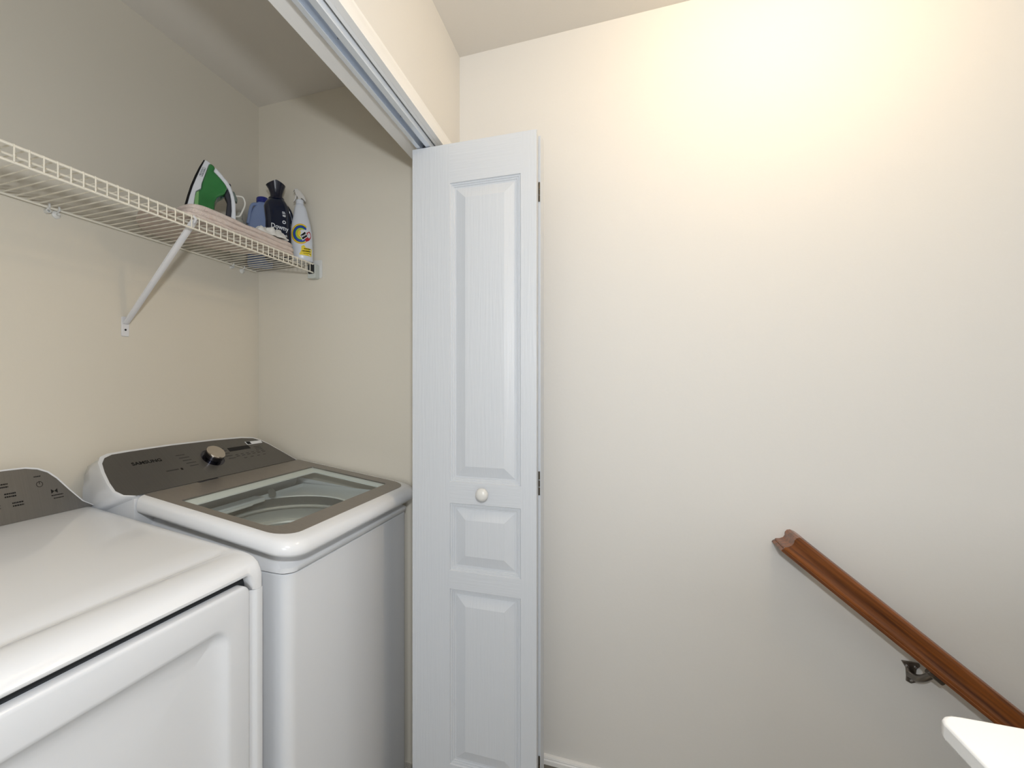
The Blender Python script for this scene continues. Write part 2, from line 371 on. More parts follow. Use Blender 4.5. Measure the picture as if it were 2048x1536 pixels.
# top frame: stepped collar between cabinet and lid, with a round opening to the tub
bm = bmesh.new()
rg = []
for ins, fr, zz in ((.002, .000, SEAM + .0015), (-.003, -.004, SEAM + .004), (-.004, -.006, SEAM + .016), (.004, .004, SEAM + .024), (.012, .008, SEAM + .032), (.012, .008, SEAM + .048)):
    rr = rrect(ins, fr, bw - ins, bd, .034)
    rg.append([(x, y, zz + max(0, (y - .1)) * .10 * (1 if zz > SEAM + .02 else 0)) for x, y in rr])
loft(bm, rg, False, False)
obj('top_frame', bm, M['enamel_top'], wa, angle=50)
# tub cover plate with hole
TU, TV, TR_ = .32, .268, .192
TZ = WZ - .402
bm = bmesh.new(); n = 56
outer = [bm.verts.new((x, y, TZ)) for x, y in [(0, 0)]][:0]
ro = []; rc = []; rl = []; r2 = []
for k in range(n):
    a = 2 * math.pi * k / n; c_, s_ = math.cos(a), math.sin(a)
    x0, x1, y0_, y1_ = .014, bw - .014, .012, .452
    tx = ((x1 - TU) / c_ if c_ > 0 else (x0 - TU) / c_) if abs(c_) > 1e-6 else 9
    ty = ((y1_ - TV) / s_ if s_ > 0 else (y0_ - TV) / s_) if abs(s_) > 1e-6 else 9
    t = min(tx, ty)
    ro.append((TU + t * c_, TV + t * s_, TZ + .012)); 
    t2 = max(min(t - .012, t * .97), TR_ + .006)
    rc.append((TU + t2 * c_, TV + t2 * s_, TZ + .002)); rl.append((TU + (TR_ + .003) * c_, TV + (TR_ + .003) * s_, TZ)); r2.append((TU + TR_ * c_, TV + TR_ * s_, TZ - .004))
loft(bm, [ro, rc, rl, r2], False, False)
obj('tub_cover', bm, M['tubcover'], wa, angle=50, label='pale grey plastic cover ring round the tub opening')
# rear ledge inside, detergent drawer
bm = B((.02, .405, TZ + .004), (.36, .45, TZ + .020), (.05, .398, TZ + .004), (.30, .406, TZ + .014)); obj('detergent_tray', bm, M['tubcover'], wa, bevel=.003)
bm = bmesh.new(); lathe(bm, [(.016, 0), (.016, .003), (.013, .005)], 24); obj('dispenser_cap', bm, M['tubgrey'], wa, loc=(.385, .40, TZ + .028), rot=(R(60), 0, 0))
bm = bmesh.new(); lathe(bm, [(TR_ - .0005, TZ - .004), (TR_ + .004, TZ - .012), (TR_ + .012, TZ - .034)], 56, cx=TU, cy=TV, cap=False)
obj('tub_ring', bm, M['tubgrey'], wa, label='dark grey ring inside the tub opening')
bm = bmesh.new(); lathe(bm, [(.214, TZ - .034), (.199, TZ - .036), (.196, TZ - .040), (.198, TZ - .045), (.222, TZ - .05), (.230, TZ - .075), (.232, TZ - .092), (.222, TZ - .097), (.220, TZ - .103), (.232, TZ - .108), (.236, TZ - .165), (.226, TZ - .170), (.224, TZ - .176), (.236, TZ - .182), (.238, TZ - .3), (.236, TZ - .47), (.05, TZ - .49), (.002, TZ - .46)], 64, cx=TU, cy=TV, cap=False)
obj('drum', bm, M['steel'], wa, angle=20, label='stainless steel drum seen through the glass lid')
# lid: white rim, platinum glass surround, glass
def lidring(s, dz, grow=0):
    # s=0 outer rim outline, s=1 dark surround outline
    x0 = -.043 + s * .021; x1 = .634 - s * .038; y0 = -.047 + s * .035; y1 = .4615
    r = .060 - s * .002
    return [(x, y, zl(y) + dz) for x, y in rrect(x0 - grow, y0 - grow, x1 + grow, y1, [r, r, .004, .004], 8)]
ld = [lidring(.35, -.043), lidring(.12, -.041), lidring(0, -.034), lidring(-.02, -.024), lidring(.05, -.014), lidring(.25, -.006), lidring(.6, -.0015), lidring(1, 0)]
bm = bmesh.new(); loft(bm, ld, False, False)
inner = [(x, y, zl(y) - .012) for x, y in rrect(.003, .038, .553, .362, [.048, .012, .004, .004], 8)]
lo_i = [(x, y, zl(y) - .020) for x, y in rrect(.003, .038, .553, .362, [.048, .012, .004, .004], 8)]
loft(bm, [lidring(.35, -.043), lo_i], False, False)
lid = obj('lid', bm, M['enamel_top'], wa, angle=50)
bm = bmesh.new()
i0 = [(x, y, zl(y) + .0008) for x, y in rrect(.006, .043, .548, .358, [.045, .010, .004, .004], 8)]
i1 = [(x, y, zl(y) - .005) for x, y in rrect(.006, .043, .548, .358, [.045, .010, .004, .004], 8)]
loft(bm, [lidring(1, 0), lidring(1, .0008), i0, i1], False, False)
obj('lid_surround', bm, M['platinum'], lid, angle=40, label='brushed taupe metallic band round the glass')
bm = bmesh.new()
f1 = [(x, y, zl(y) - .004) for x, y in rrect(.006, .043, .548, .358, [.045, .010, .004, .004], 8)]
f2 = [(x, y, zl(y) - .011) for x, y in rrect(.022, .056, .531, .336, [.040, .010, .008, .008], 8)]
f3 = [(x, y, zl(y) - .015) for x, y in rrect(.022, .056, .531, .336, [.040, .010, .008, .008], 8)]
loft(bm, [f1, f2, f3], False, False)
obj('lid_inner_frame', bm, M['tubcover'], lid, angle=40)
bm = bmesh.new()
g = rrect(.0065, .0435, .5475, .3575, [.0448, .0098, .004, .004], 8)
loft(bm, [[(x, y, zl(y) - .004) for x, y in g], [(x, y, zl(y) - .0005) for x, y in g]])
obj('lid_glass', bm, M['glass'], lid, smooth=False)
bm = bmesh.new()
loft(bm, [[(x, y, zl(y) - .003) for x, y in ((.141, .452), (.216, .452), (.216, .462), (.141, .462))], [(x, y, zl(y) + .0022) for x, y in ((.143, .454), (.214, .454), (.214, .462), (.143, .462))]])
obj('lid_handle', bm, M['chromedark'], lid, bevel=.001)
# console
def zp(v): return WZ - .2965 + .74 * (v - .463)
ol = [(-.040, .4655), (-.066, .474), (-.077, .489), (-.075, .515), (-.067, .548), (-.057, .574), (-.042, .589), (-.018, .5965), (.03, .5985), (.17, .6005), (.32, .598), (.44, .5925), (.488, .585), (.512, .571), (.532, .550), (.555, .515), (.586, .4655)]
def panelpt(u, v, h=0): return Vector((u, v - h * .595, zp(v) + h * .804))
cu_, cv_ = .27, .53
def grow(p, g):
    u, v = p; du, dv = u - cu_, v - cv_
    return (u + (g if du > 0 else -g) * min(1, abs(du) / .25), v + max(0, min(1, dv / .06)) * g)
bm = bmesh.new()
back_ = []
for (u, v) in ol:
    uu = max(-.056, min(u, .63)) ; back_.append((uu, v))
rA = [tuple(panelpt(u, v, .0)) for u, v in ol]
g1 = [grow(p, .007) for p in ol]
rB = [tuple(panelpt(u, v, -.001)) for u, v in g1]
rC = [tuple(panelpt(u, v, -.012)) for u, v in [grow(p, .008) for p in ol]]
def bk2(u, v, s):
    # rear body of the housing
    U = max(-.058, min(u, .590)); top = (v - .4655) / .135
    return (U, .60 + .05 * s - .02 * (1 - top), WZ - .30 + top * (.098 - .02 * s) - .10 * s * (1 - top))
rD = [bk2(*p, .55) for p in g1]; rE = [bk2(*p, 1.0) for p in g1]
rF = [(p[0], .655, WZ - .42 + (p[2] - WZ + .42) * .72) for p in rE]
loft(bm, [rA, rB, rC, rD, rE, rF], False, True)
con = obj('console_housing', bm, M['enamel'], wa, angle=60)
# lower skirt of the console down to the top frame
bm = bmesh.new()
sk = [(.4645, -.302), (.4645, -.352), (.475, -.385), (.50, -.42), (.655, -.42), (.655, -.31), (.62, -.30)]
loft(bm, [[(x, y, WZ + z) for y, z in sk] for x in (-.046, -.040, .594, .600)])
obj('console_base', bm, M['enamel'], wa, angle=40)
bm = bmesh.new(); loft(bm, [[tuple(panelpt(u, v, h)) for u, v in ol] for h in (-.004, .001)])
cp = obj('control_panel', bm, M['console'], wa, smooth=False, label='dark grey brushed control panel')
KU, KV = .262, .534
pr = Matrix.Rotation(math.atan(.74), 4, 'X')
def onp(name, prof, m, parent, u, v, n=40):
    bm = bmesh.new(); lathe(bm, prof, n); o = obj(name, bm, m, parent, angle=30)
    o.location = panelpt(u, v, .001); o.rotation_euler = (math.atan(.74), 0, 0); return o
onp('dial_ring', [(.0385, 0), (.0385, .0012), (.0365, .0014), (.0365, .0004), (.030, .0004)], M['chromedark'], cp, KU, KV)
kb = onp('dial_knob', [(.0285, 0), (.0285, .006), (.030, .008), (.030, .024), (.0285, .0255)], M['chromedark'], cp, KU, KV)
onp('dial_cap', [(.030, .0215), (.0302, .0255), (.0285, .0272), (.015, .0278), (.001, .028)], M['chrome'], cp, KU, KV)
def pf(u0, v0, ang=0):
    return lambda x, y, z: panelpt(u0 + x, v0 + y * .804, z + .001)
text('logo_letters', 'SAMSUNG', .0165, M['ink'], cp, pf(.055, .5565), width=.088, bold=.0003)
def quadmark(name, pts, m, h0=.001, h1=.0018, parent=cp):
    bm = bmesh.new(); loft(bm, [[tuple(panelpt(u, v, h)) for u, v in pts] for h in (h0, h1)]); return obj(name, bm, m, parent, smooth=False)
quadmark('display', [(.344, .546), (.437, .5455), (.437, .5595), (.344, .560)], M['black'])
s1 = quadmark('sticker', [(.437, .561), (.510, .560), (.512, .5735), (.437, .5745)], M['inkwhite'], label=None) if False else quadmark('sticker', [(.437, .561), (.510, .560), (.512, .5735), (.437, .5745)], M['inkwhite'])
quadmark('sticker_print', [(.440, .5625), (.458, .5622), (.458, .5720), (.440, .5725)], M['ink'], .0018, .0022, s1)
quadmark('sticker_print', [(.440, .5728), (.509, .5722), (.509, .5732), (.440, .5738)], M['ink'], .0018, .0022, s1)
def dashes(rows, m, parent=cp, pp=panelpt):
    bm = bmesh.new()
    for (u, v, wd, ht) in rows:
        x = u
        while x < u + wd:
            l = random.uniform(.0016, .0042); l = min(l, u + wd - x)
            loft(bm, [[tuple(pp(a, b, h)) for a, b in ((x, v), (x + l, v), (x + l, v + ht), (x, v + ht))] for h in (.001, .0014)])
            x += l + .0009
    return obj('cycle_print', bm, m, parent, smooth=False)
groups_ = [[(.150 + .004 * i, .561 - .0105 * i, .030 + .004 * (i % 2), .0022) for i in range(5)], [(.303 + .003 * i, .561 - .0105 * i, .028, .0022) for i in range(5)],
           [(.352 + .024 * i, .523, .014, .002) for i in range(6)], [(.352 + .024 * i, .529, .012, .0018) for i in range(6)], [(.375 + .03 * i, .512, .012, .0018) for i in range(4)], [(.455, .548 - .006 * i, .03, .0018) for i in range(3)], [(.085, .515, .040, .0035)]]
for g_ in groups_:
    for r_ in g_: dashes([r_], M['inkgrey'])
quadmark('badge_print', [(.131, .5125), (.137, .5125), (.137, .5185), (.131, .5185)], M['ink'])

# ------------------------------------------------------------------ dryer
dw = empty('clothes_dryer', 'white front-loading dryer with a sloping top and dark console, left of the washer', 'clothes dryer', (.84, .742, 0), R(-1.9))
DWD = .685
def P2(pts, x0, x1, bm=None, ins=0):
    bm = bm or bmesh.new(); loft(bm, [[(x, y, CH + z) for y, z in pts] for x in (x0, x1)]); return bm
# cabinet (u negative to the left)
bm = bmesh.new()
loft(bm, [ringz(-DWD + .001, .022, -.001, .625, .004, .03), ringz(-DWD + .001, .022, -.001, .625, .004, CH - .4515)])
obj('cabinet', bm, M['enamel'], dw, angle=30)
for sgn, o_ in ((1, 0), (-1, -DWD)):
    bm = bmesh.new(); pp_ = [(0, .03), (0, .004), (-.0015, .001), (-.004, 0), (-.0165, .0), (-.020, .0012), (-.026, .0075), (-.0325, .0125), (-.0345, .0135), (-.0345, .03)]
    loft(bm, [[(o_ + x * sgn, y, z) for x, y in pp_] for z in (.03, CH - .4507)])
    obj('corner_post', bm, M['enamel'], dw, angle=30)
for u, v in ((-.05, .05), (-DWD + .05, .05), (-.05, .58), (-DWD + .05, .58)):
    bm = bmesh.new(); lathe(bm, [(.02, 0), (.02, .012), (.01, .014), (.01, .03)], 12, cx=u, cy=v); obj('leg', bm, M['black'], dw)
# top: raised roll along the front edge, flat sloping pan behind; built as a grid of cross-sections along u
def topsec(e):      # e: 0 at the very side edge, 1 well inside
    g = .0035 * e
    pts = [(.630, -.452), (.630, -.330), (.585, -.3285), (.50, -.3365), (.30, -.3557), (.15, -.370)]
    pts += [(.112, -.3738 - .3 * g), (.100, -.3752 - 1.3 * g), (.092, -.3762 - 1.8 * g), (.084, -.3765 - 1.1 * g), (.074, -.3768 - .2 * g), (.055, -.3778), (.038, -.3805), (.022, -.386), (.010, -.395), (.003, -.407), (.0, -.420)]
    b = min(1, max(0, (e - .35) / .5))
    pts[-1] = (.0, -.420 + .014 * b)
    pts += [(.0005 * b, -.430 + .0195 * b), (.004 * b, -.438 + .0245 * b), (.012 * b, -.445 + .0300 * b), (.026 * b, -.4505 + .0355 * b), (.045, -.4505 + .0375 * b)]
    return pts
us = [(0, 0, .010), (-.0015, 0, .005), (-.004, 0, .002), (-.008, 0, 0), (-.02, .1, 0), (-.030, .4, 0), (-.038, .75, 0), (-.046, 1, 0), (-.3, 1, 0), (-DWD + .046, 1, 0), (-DWD + .036, .6, 0), (-DWD + .02, .1, 0), (-DWD + .006, 0, 0), (-DWD, 0, .008)]
bm = bmesh.new(); rings = []
for u, e, dz in us:
    rings.append([(u, y + (dz * .7 if y < .03 else 0), CH + z - (dz if z > -.41 else 0)) for y, z in topsec(e)])
loft(bm, rings)
tp = obj('top_panel', bm, M['enamel_top'], dw, angle=60)
# dark box standing for the shade in the recess behind door top
bm = bmesh.new(); box(bm, (-DWD + .04, .0215, CH - .47), (-.034, .06, CH - .4150)); obj('recess_shade', bm, M['gap'], dw)
# door: big front panel with embossed field
bm = bmesh.new()
DX1, DX0, DT = -.0375, -DWD + .0375, CH - .4305
def dface(x0, x1, z0_, z1_, r, y): return [(x, y, z) for x, z in rrect(x0, z0_, x1, z1_, [.01, .01, r, r], 10)]
seq = [(0, .021), (0, .0045), (.0012, .0018), (.004, .0), (.008, -.0008)]
rings = [dface(DX0 + i, DX1 - i, .10 + i, DT - i, .022 - i * .5, y) for i, y in seq]
ez1 = CH - .497; e1, e0 = -.098, -.50
rings += [dface(e0 - k, e1 + k, .10 + .05, ez1 + k * .8, .035 + k, yy) for k, yy in ((.010, -.0008), (.003, .0000), (-.001, .0025), (-.006, .0065), (-.013, .0105), (-.024, .0145), (-.040, .0175), (-.065, .0190), (-.11, .0180), (-.16, .0165))]
loft(bm, rings, True, True)
dd = obj('front_panel', bm, M['enamel'], dw, angle=35)
# console
bm = bmesh.new()
def cpt(u, s, h=0):     # point on the dryer panel: s 0 bottom..1 top, h out of the panel
    return Vector((u, .592 + .040 * s - h * .95, CH - .3285 + .120 * s + h * .31))
dol = [(-DWD + .02, 0), (.004, 0), (-.020, .14), (-.045, .42), (-.068, .70), (-.085, .85), (-.105, .94), (-.13, .99), (-.17, 1.0), (-DWD + .16, 1.0), (-DWD + .11, .95), (-DWD + .06, .6)]
loft(bm, [[tuple(cpt(u, s, h)) for u, s in dol] for h in (-.004, .001)])
dc = obj('control_panel', bm, M['console'], dw, smooth=False, label='dark grey control panel with printed keys')
bm = bmesh.new()
big = [((u - .0 + (.004 if u > -.34 else -.004)), min(1.03, s * 1.03 + .0)) for u, s in dol]
loft(bm, [[tuple(cpt(u, s, -.001)) for u, s in big], [tuple(cpt(u, s, -.003)) for u, s in big], [(min(-.001, u) if u > -.3 else u, .637, CH - .335 + .118 * min(s, 1) ** 1.2) for u, s in big], [(min(-.001, u), .639, CH - .34) for u, s in big]], True, False)
obj('console_housing', bm, M['enamel'], dw, angle=50)
dp = lambda a, b, h: cpt(a, b, h)
def ddash(rows):
    bm = bmesh.new()
    for (u, s, wd, hs) in rows:
        x = u
        while x < u + wd:
            l = min(random.uniform(.0016, .004), u + wd - x)
            loft(bm, [[tuple(cpt(a, b, h)) for a, b in ((x, s), (x + l, s), (x + l, s + hs), (x, s + hs))] for h in (.001, .0014)])
            x += l + .0009
    return obj('key_print', bm, M['ink'], dc, smooth=False)
for j in range(6):
    for i in range(3): ddash([(-.19 - .045 * j + .012 * (2 - i), .30 + .19 * i, .022, .026), (-.19 - .045 * j + .012 * (2 - i), .30 + .19 * i + .055, .022, .026)])
for r_ in ((-.086, .36, .026, .02), (-.082, .30, .022, .018), (-.115, .79, .014, .02)): ddash([r_])
bm = bmesh.new()
tube(bm, [tuple(cpt(-.106 + .0065 * math.cos(a), .64 + .052 * math.sin(a), .0012)) for a in [2 * math.pi * k / 24 for k in range(25)]], .0006, 5)
tube(bm, [tuple(cpt(-.106, .64, .0012)), tuple(cpt(-.106, .70, .0012))], .0006, 5)
obj('power_print', bm, M['ink'], dc)
bm = bmesh.new()
for s_ in (-1, 1):
    loft(bm, [[tuple(cpt(-.078 + x * s_ * 1.0, .455 + y, h)) for x, y in ((0, 0), (.007, .045), (.007, -.045))] for h in (.001, .0014)])
obj('start_print', bm, M['ink'], dc, smooth=False)

# ------------------------------------------------------------------ wire shelf
SZ = CH + .472; SY0, SY1 = 1.115, 1.402
ws = empty('wire_shelf', 'white vinyl-coated wire shelf across the closet above the washer', 'shelf', (.7, 1.26, SZ))
def S(bm_pts): return [(x - .7, y - 1.26, z - SZ) for x, y, z in bm_pts]
bm = bmesh.new(); x = 1.5395
while x > -.15:
    tube(bm, S([(x, SY1 + .003, SZ - .004), (x, SY0 + .003, SZ), (x, SY0 - .0005, SZ - .0015), (x, SY0 - .001, SZ - .004), (x, SY0 - .001, SZ - .036)]), .0017, 6); x -= .0254
obj('cross_wires', bm, M['wire'], ws)
for nm, y, z, r in (('front_rail', SY0 + .002, SZ - .003, .0032), ('front_rail', SY0 + .002, SZ - .036, .0030), ('middle_rod', SY0 + .050, SZ - .0048, .0028), ('back_rail', SY1, SZ - .0085, .0032)):
    bm = bmesh.new(); tube(bm, S([(-.19, y, z), (1.546, y, z)]), r, 8); obj(nm, bm, M['wire'], ws)
# support brace
bm = bmesh.new()
A_, B_ = Vector((1.0, SY0 + .012, SZ - .010)), Vector((1.0045, YB - .006, CH + .185))
t = (B_ - A_).normalized(); up = Vector((1, 0, 0)); nn = t.cross(up).normalized()
rg = []
for p, wd, th_ in ((A_ - t * .004, .010, .003), (A_ + t * .02, .0105, .004), (A_ + t * .03, .0095, .0055), (B_ - t * .03, .0085, .0055), (B_, .009, .003)):
    rg.append([tuple(p + up * a * wd + nn * b * th_ - Vector((.7, 1.26, SZ))) for a, b in ((-1, -.5), (-.5, -1), (.5, -1), (1, -.5), (1, .5), (.5, 1), (-.5, 1), (-1, .5))])
loft(bm, rg)
sb = obj('support_brace', bm, M['brace'], ws, label='grey-white diagonal metal brace')
bm = bmesh.new(); loft(bm, [[(x + .3045, y, z + CH - SZ + .175) for x, z in rrect(-.0115, -.030, .0115, .030, .004)] for y in (YB - 1.26, YB - 1.2635)])
pl_ = obj('brace_plate', bm, M['brace'], sb, bevel=.001)
bm = bmesh.new(); lathe(bm, [(.0032, 0), (.0032, .0007)], 14); obj('screw_hole', bm, M['gap'], pl_, loc=(.3045, YB - 1.2635, CH - SZ + .165), rot=(R(90), 0, 0))
bm = bmesh.new(); tube(bm, S([(.99, SY0 + .003, SZ - .001), (.992, SY0 - .004, SZ - .008), (.995, SY0 + .004, SZ - .016), (1.0, SY0 + .012, SZ - .012)]), .004, 8); obj('brace_hook', bm, M['brace'], sb)
# clips
def clip(x, knob):
    bm = bmesh.new()
    lathe(bm, [(.0105, 0), (.0105, .003), (.007, .006), (.0035, .007), (.0035, .013)] if knob else [(.006, 0), (.006, .012), (.0035, .0122), (.0035, .004)], 20, cap=True)
    o = obj('wall_clip', bm, M['wirecut'], ws, loc=(x - .7, YB - 1.26, -.020 if knob else -.018), rot=(R(90), 0, 0))
    bm = bmesh.new(); tube(bm, [(0, .004, 0), (0, .016, 0), (0, .019, .006), (0, .014, .013), (0, .004, .014)] if 0 else [(0, .0, .004), (0, .006, .016), (0, .015, .014)], .0028, 6)
    bm2 = bm; obj('clip_hook', bm2, M['wirecut'], o, rot=(0, 0, 0), loc=(0, .004, 0))
for x, k in ((.796, 0), (.819, 1), (1.42, 0), (1.475, 1), (.10, 0), (.13, 1)): clip(x, k)
# end bracket on the side wall
bm = bmesh.new()
loft(bm, [[(xx - .7, SY0 + .012 - 1.26 + y, -.023 + z) for y, z in rrect(-.019, -.034, .016, .022, .006)] for xx in (1.538, 1.566)])
eb = obj('end_bracket', bm, mat('bracket_plastic', (.55, .58, .55), .4), ws, bevel=.001)
bm = bmesh.new()
loft(bm, [[(xx - .7, SY0 + .012 - 1.26 + y, -.018 + z) for y, z in rrect(-.015, -.022, .013, .016, .005)] for xx in (1.5365, 1.5378)])
obj('bracket_mouth', bm, M['gap'], eb)
bm = bmesh.new()
loft(bm, [[(xx - .7, SY0 + .008 - 1.26 + y, -.016 + z) for y, z in rrect(-.027, -.036, .016, .036, .006)] for xx in (1.566, 1.5699)])
obj('bracket_flange', bm, M['wirecut'], eb, bevel=.0008)

# ------------------------------------------------------------------ towel on the shelf
SD = SZ + .002
def lobed(poly, z0_, z1_, seed, nring=9, puff=.5):
    rnd = random.Random(seed); P = [Vector(p) for p in poly]; pts = []
    N = len(P)
    for i in range(N):      # resample
        a, b = P[i], P[(i + 1) % N]; k = max(1, int((b - a).length / .012))
        pts += [a.lerp(b, j / k) for j in range(k)]
    for _ in range(3): pts = [(pts[i - 1] + pts[i] * 2 + pts[(i + 1) % len(pts)]) / 4 for i in range(len(pts))]
    c = sum(pts, Vector((0, 0))) / len(pts); h = z1_ - z0_
    import mathutils.noise as N_
    rings = []
    def ring(ins, z, amp):
        o = []
        for p in pts:
            dv = (c - p); q = p + dv.normalized() * min(ins, dv.length * .95) if ins < .5 else p.lerp(c, ins - .5 + 0)
            nz = N_.noise(Vector((q.x * 18, q.y * 18, z * 25 + seed))) * amp
            o.append((q.x, q.y, z + nz))
        return o
    prof = [(.012, 0), (.004, .10), (0, .3), (-.001, .5), (0, .7), (.004, .88), (.012, .98)]
    rings.append([(p.lerp(c, .75).x, p.lerp(c, .75).y, z0_) for p in pts])
    for i, f in prof: rings.append(ring(i, z0_ + h * f, .0 if f < .1 else .003))
    for l in (.15, .35, .6, .85):
        rings.append([(p.lerp(c, l).x, p.lerp(c, l).y, z1_ + N_.noise(Vector((p.lerp(c, l).x * 14, p.lerp(c, l).y * 14, seed))) * .004) for p in pts])
    return rings
tw = [(.925, 1.245), (.975, 1.142), (.995, 1.124), (1.10, 1.121), (1.28, 1.120), (1.43, 1.120), (1.448, 1.128), (1.450, 1.150), (1.435, 1.166), (1.392, 1.175), (1.375, 1.21), (1.36, 1.28), (1.25, 1.345), (1.10, 1.388), (1.05, 1.392), (.98, 1.33)]
bm = bmesh.new()
loft(bm, lobed(tw, SD, SD + .013, 3))
tw2 = [(.992, 1.132), (1.005, 1.124), (1.10, 1.121), (1.28, 1.120), (1.43, 1.120), (1.448, 1.128), (1.450, 1.150), (1.435, 1.166), (1.392, 1.175), (1.375, 1.21), (1.36, 1.28), (1.25, 1.345), (1.10, 1.380), (1.045, 1.30), (1.005, 1.20)]
loft(bm, lobed(tw2, SD + .0115, SD + .030, 8))
tw3 = [(x + (.004 if x < 1.1 else -.004), y + .002) for x, y in tw2]
loft(bm, lobed(tw3, SD + .028, SD + .044, 5))
tag(obj('folded_towel', bm, M['towel'], None, angle=70), 'folded pale pink terry towel lying on the wire shelf under the iron', 'towel')

# ------------------------------------------------------------------ white rag on the towel
import mathutils.noise as NN
bm = bmesh.new(); nu, nv = 46, 20; grid = []
for i in range(nu + 1):
    row = []
    for j in range(nv + 1):
        u, v = i / nu, j / nv
        x = -.066 + .128 * u; y = -.025 + .052 * v
        env = min(1, 5 * u, 5 * (1 - u), 5 * v + .1, 5 * (1 - v) + .1)
        z = env * (.017 + .012 * NN.noise(Vector((u * 6, v * 3, 1.3))) + .011 * abs(math.sin(u * 9 + 2.2 * v)) + .005 * NN.noise(Vector((u * 16, v * 9, 4)))) + .001
        row.append(bm.verts.new((x + .006 * NN.noise(Vector((u * 7, v * 7, 9))), y + .006 * NN.noise(Vector((u * 7, v * 7, 5))), z)))
    grid.append(row)
for i in range(nu):
    for j in range(nv): bm.faces.new((grid[i][j], grid[i + 1][j], grid[i + 1][j + 1], grid[i][j + 1]))
rg_ = obj('crumpled_rag', bm, M['rag'], None, angle=80, loc=(1.340, 1.158, SD + .044), rot=(0, 0, R(-14)))
so = rg_.modifiers.new('solid', 'SOLIDIFY'); so.thickness = .003; so.offset = 1
tag(rg_, 'crumpled white cotton rag on the pink towel in front of the dark bottle', 'rag')

# ------------------------------------------------------------------ steam iron
ir = empty('steam_iron', 'green and white steam iron standing on its heel on the pink towel', 'iron', (1.1426, 1.2203, SD - .0), R(-43.12))
IB = .047        # heel rests on the towel
sole = [(-.0147, .2354), (-.0173, .2373), (-.0304, .208), (-.042, .1761), (-.0535, .1394), (-.062, .1035), (-.0698, .0663), (-.072, IB), (-.066, IB), (-.0634, .0658), (-.0563, .1013), (-.0477, .1372), (-.0391, .1652), (-.0275, .2004)]
skirt = [(-.0147, .2354), (-.01, .2364), (.0025, .2283), (-.0034, .2221), (-.01, .1991), (-.0173, .1728), (-.0232, .1518), (-.0246, .1351), (-.0391, .1225), (-.042, .099), (-.0442, .0773), (-.0442, IB), (-.0663, IB), (-.0634, .0658), (-.0563, .1013), (-.0477, .1372), (-.0391, .1652), (-.0275, .2004)]
green = [(.0025, .2283), (.0151, .2177), (.0099, .2024), (.0196, .1936), (.0316, .1809), (.0422, .1679), (.0498, .1542), (.0407, .1306), (.0286, .1233), (.0196, .115), (.0136, .0989), (.0114, .0602), (.011, IB), (-.0442, IB), (-.0442, .0773), (-.042, .099), (-.0391, .1225), (-.0246, .1351), (-.0232, .1518), (-.0173, .1728), (-.01, .1991), (-.0034, .2221)]
top_ = [(.0151, .2169), (.0241, .2079), (.0346, .1967), (.0422, .1864), (.0483, .1809), (.0513, .1764), (.0605, .1613), (.0697, .1308), (.0736, .106), (.0743, .0603), (.0743, IB), (.0593, IB), (.0597, .0596), (.062, .0837), (.0605, .1173), (.0574, .1371), (.0513, .1528), (.0422, .1645), (.0316, .1793), (.0196, .1936), (.0099, .2024)]
grip = [(.0498, .155), (.0574, .1371), (.0608, .1174), (.0623, .0838), (.06, .0597), (.06, IB), (.0425, IB), (.0437, .0621), (.0468, .0896), (.049, .1119), (.0437, .1244), (.0407, .1306)]
slab(sole, .054, .26, IB, M['black'], 'soleplate', ir, .0022)
sk_ = slab(skirt, .052, .25, IB, M['ironwhite'], 'skirt', ir, .003)
slab(green, .040, .17, IB, M['green'], 'water_tank', ir, .006, seg=4)
slab([(-.0435, .050), (-.0425, .099), (-.038, .121), (-.030, .127), (-.031, .10), (-.033, .050)], .0425, .17, IB, M['lightgreen'], 'tank_window', ir, .0015)
hd = slab(top_, .020, .05, IB, M['ironwhite'], 'handle', ir, .004)
slab(grip, .017, .04, IB, M['grip'], 'grip', hd, .004)
slab([(.0483, .159), (.0513, .1697), (.0559, .1757), (.0605, .1715), (.0605, .1647), (.0528, .1582)], .006, 0, 0, M['grip'], 'steam_button', hd, .002)
slab([(.0613, .1496), (.0697, .1495), (.079, .1274), (.079, .1172), (.0713, .1192), (.0651, .1317)], .011, 0, 0, M['irongrey'], 'dial', hd, .003)
bm = bmesh.new(); tube(bm, spline([(.035, .02, IB), (.030, .02, IB + .03), (.012, .01, IB + .06)]), .016, 12); bm.free()
bm = bmesh.new(); tube(bm, spline([(.070, .0, .1388), (.0852, .003, .1413), (.0961, .006, .1408), (.1024, .008, .1282), (.1015, .008, .113), (.0961, .006, .098), (.0868, .004, .0776), (.0743, .0, .0722)], 8), .0026, 8)
obj('power_cord', bm, M['cord'], ir)
# maker's plate, printed frame with two lines of letters running up the skirt
def skf(x, y, z):
    c0 = Vector((-.0203, .1925)); ang = math.atan2(.2110 - .1733, .0115)      # direction up the skirt
    d1 = Vector((math.cos(ang), math.sin(ang))); d2 = Vector((d1.y, -d1.x)) * -1
    p = c0 + Vector((-.0005, 0)) + d1 * x + d2 * y
    return Vector((p.x, -(.052 - .25 * (p.y - IB)) - z - .0002, p.y))
text('maker_print', 'BLACK+', .0052, M['ink'], sk_, lambda x, y, z: skf(x, y + .0022, z), width=.027, ext=.0003)
text('maker_print', 'DECKER', .0052, M['ink'], sk_, lambda x, y, z: skf(x, y - .0024, z), width=.027, ext=.0003)
bm = bmesh.new()
for a, b in (((-.016, -.0048), (.016, -.0042)), ((-.016, .0042), (.016, .0048)), ((-.0166, -.0048), (-.016, .0048)), ((.016, -.0048), (.0166, .0048))):
    loft(bm, [[tuple(skf(x, y, h)) for x, y in ((a[0], a[1]), (b[0], a[1]), (b[0], b[1]), (a[0], b[1]))] for h in (0, .0003)])
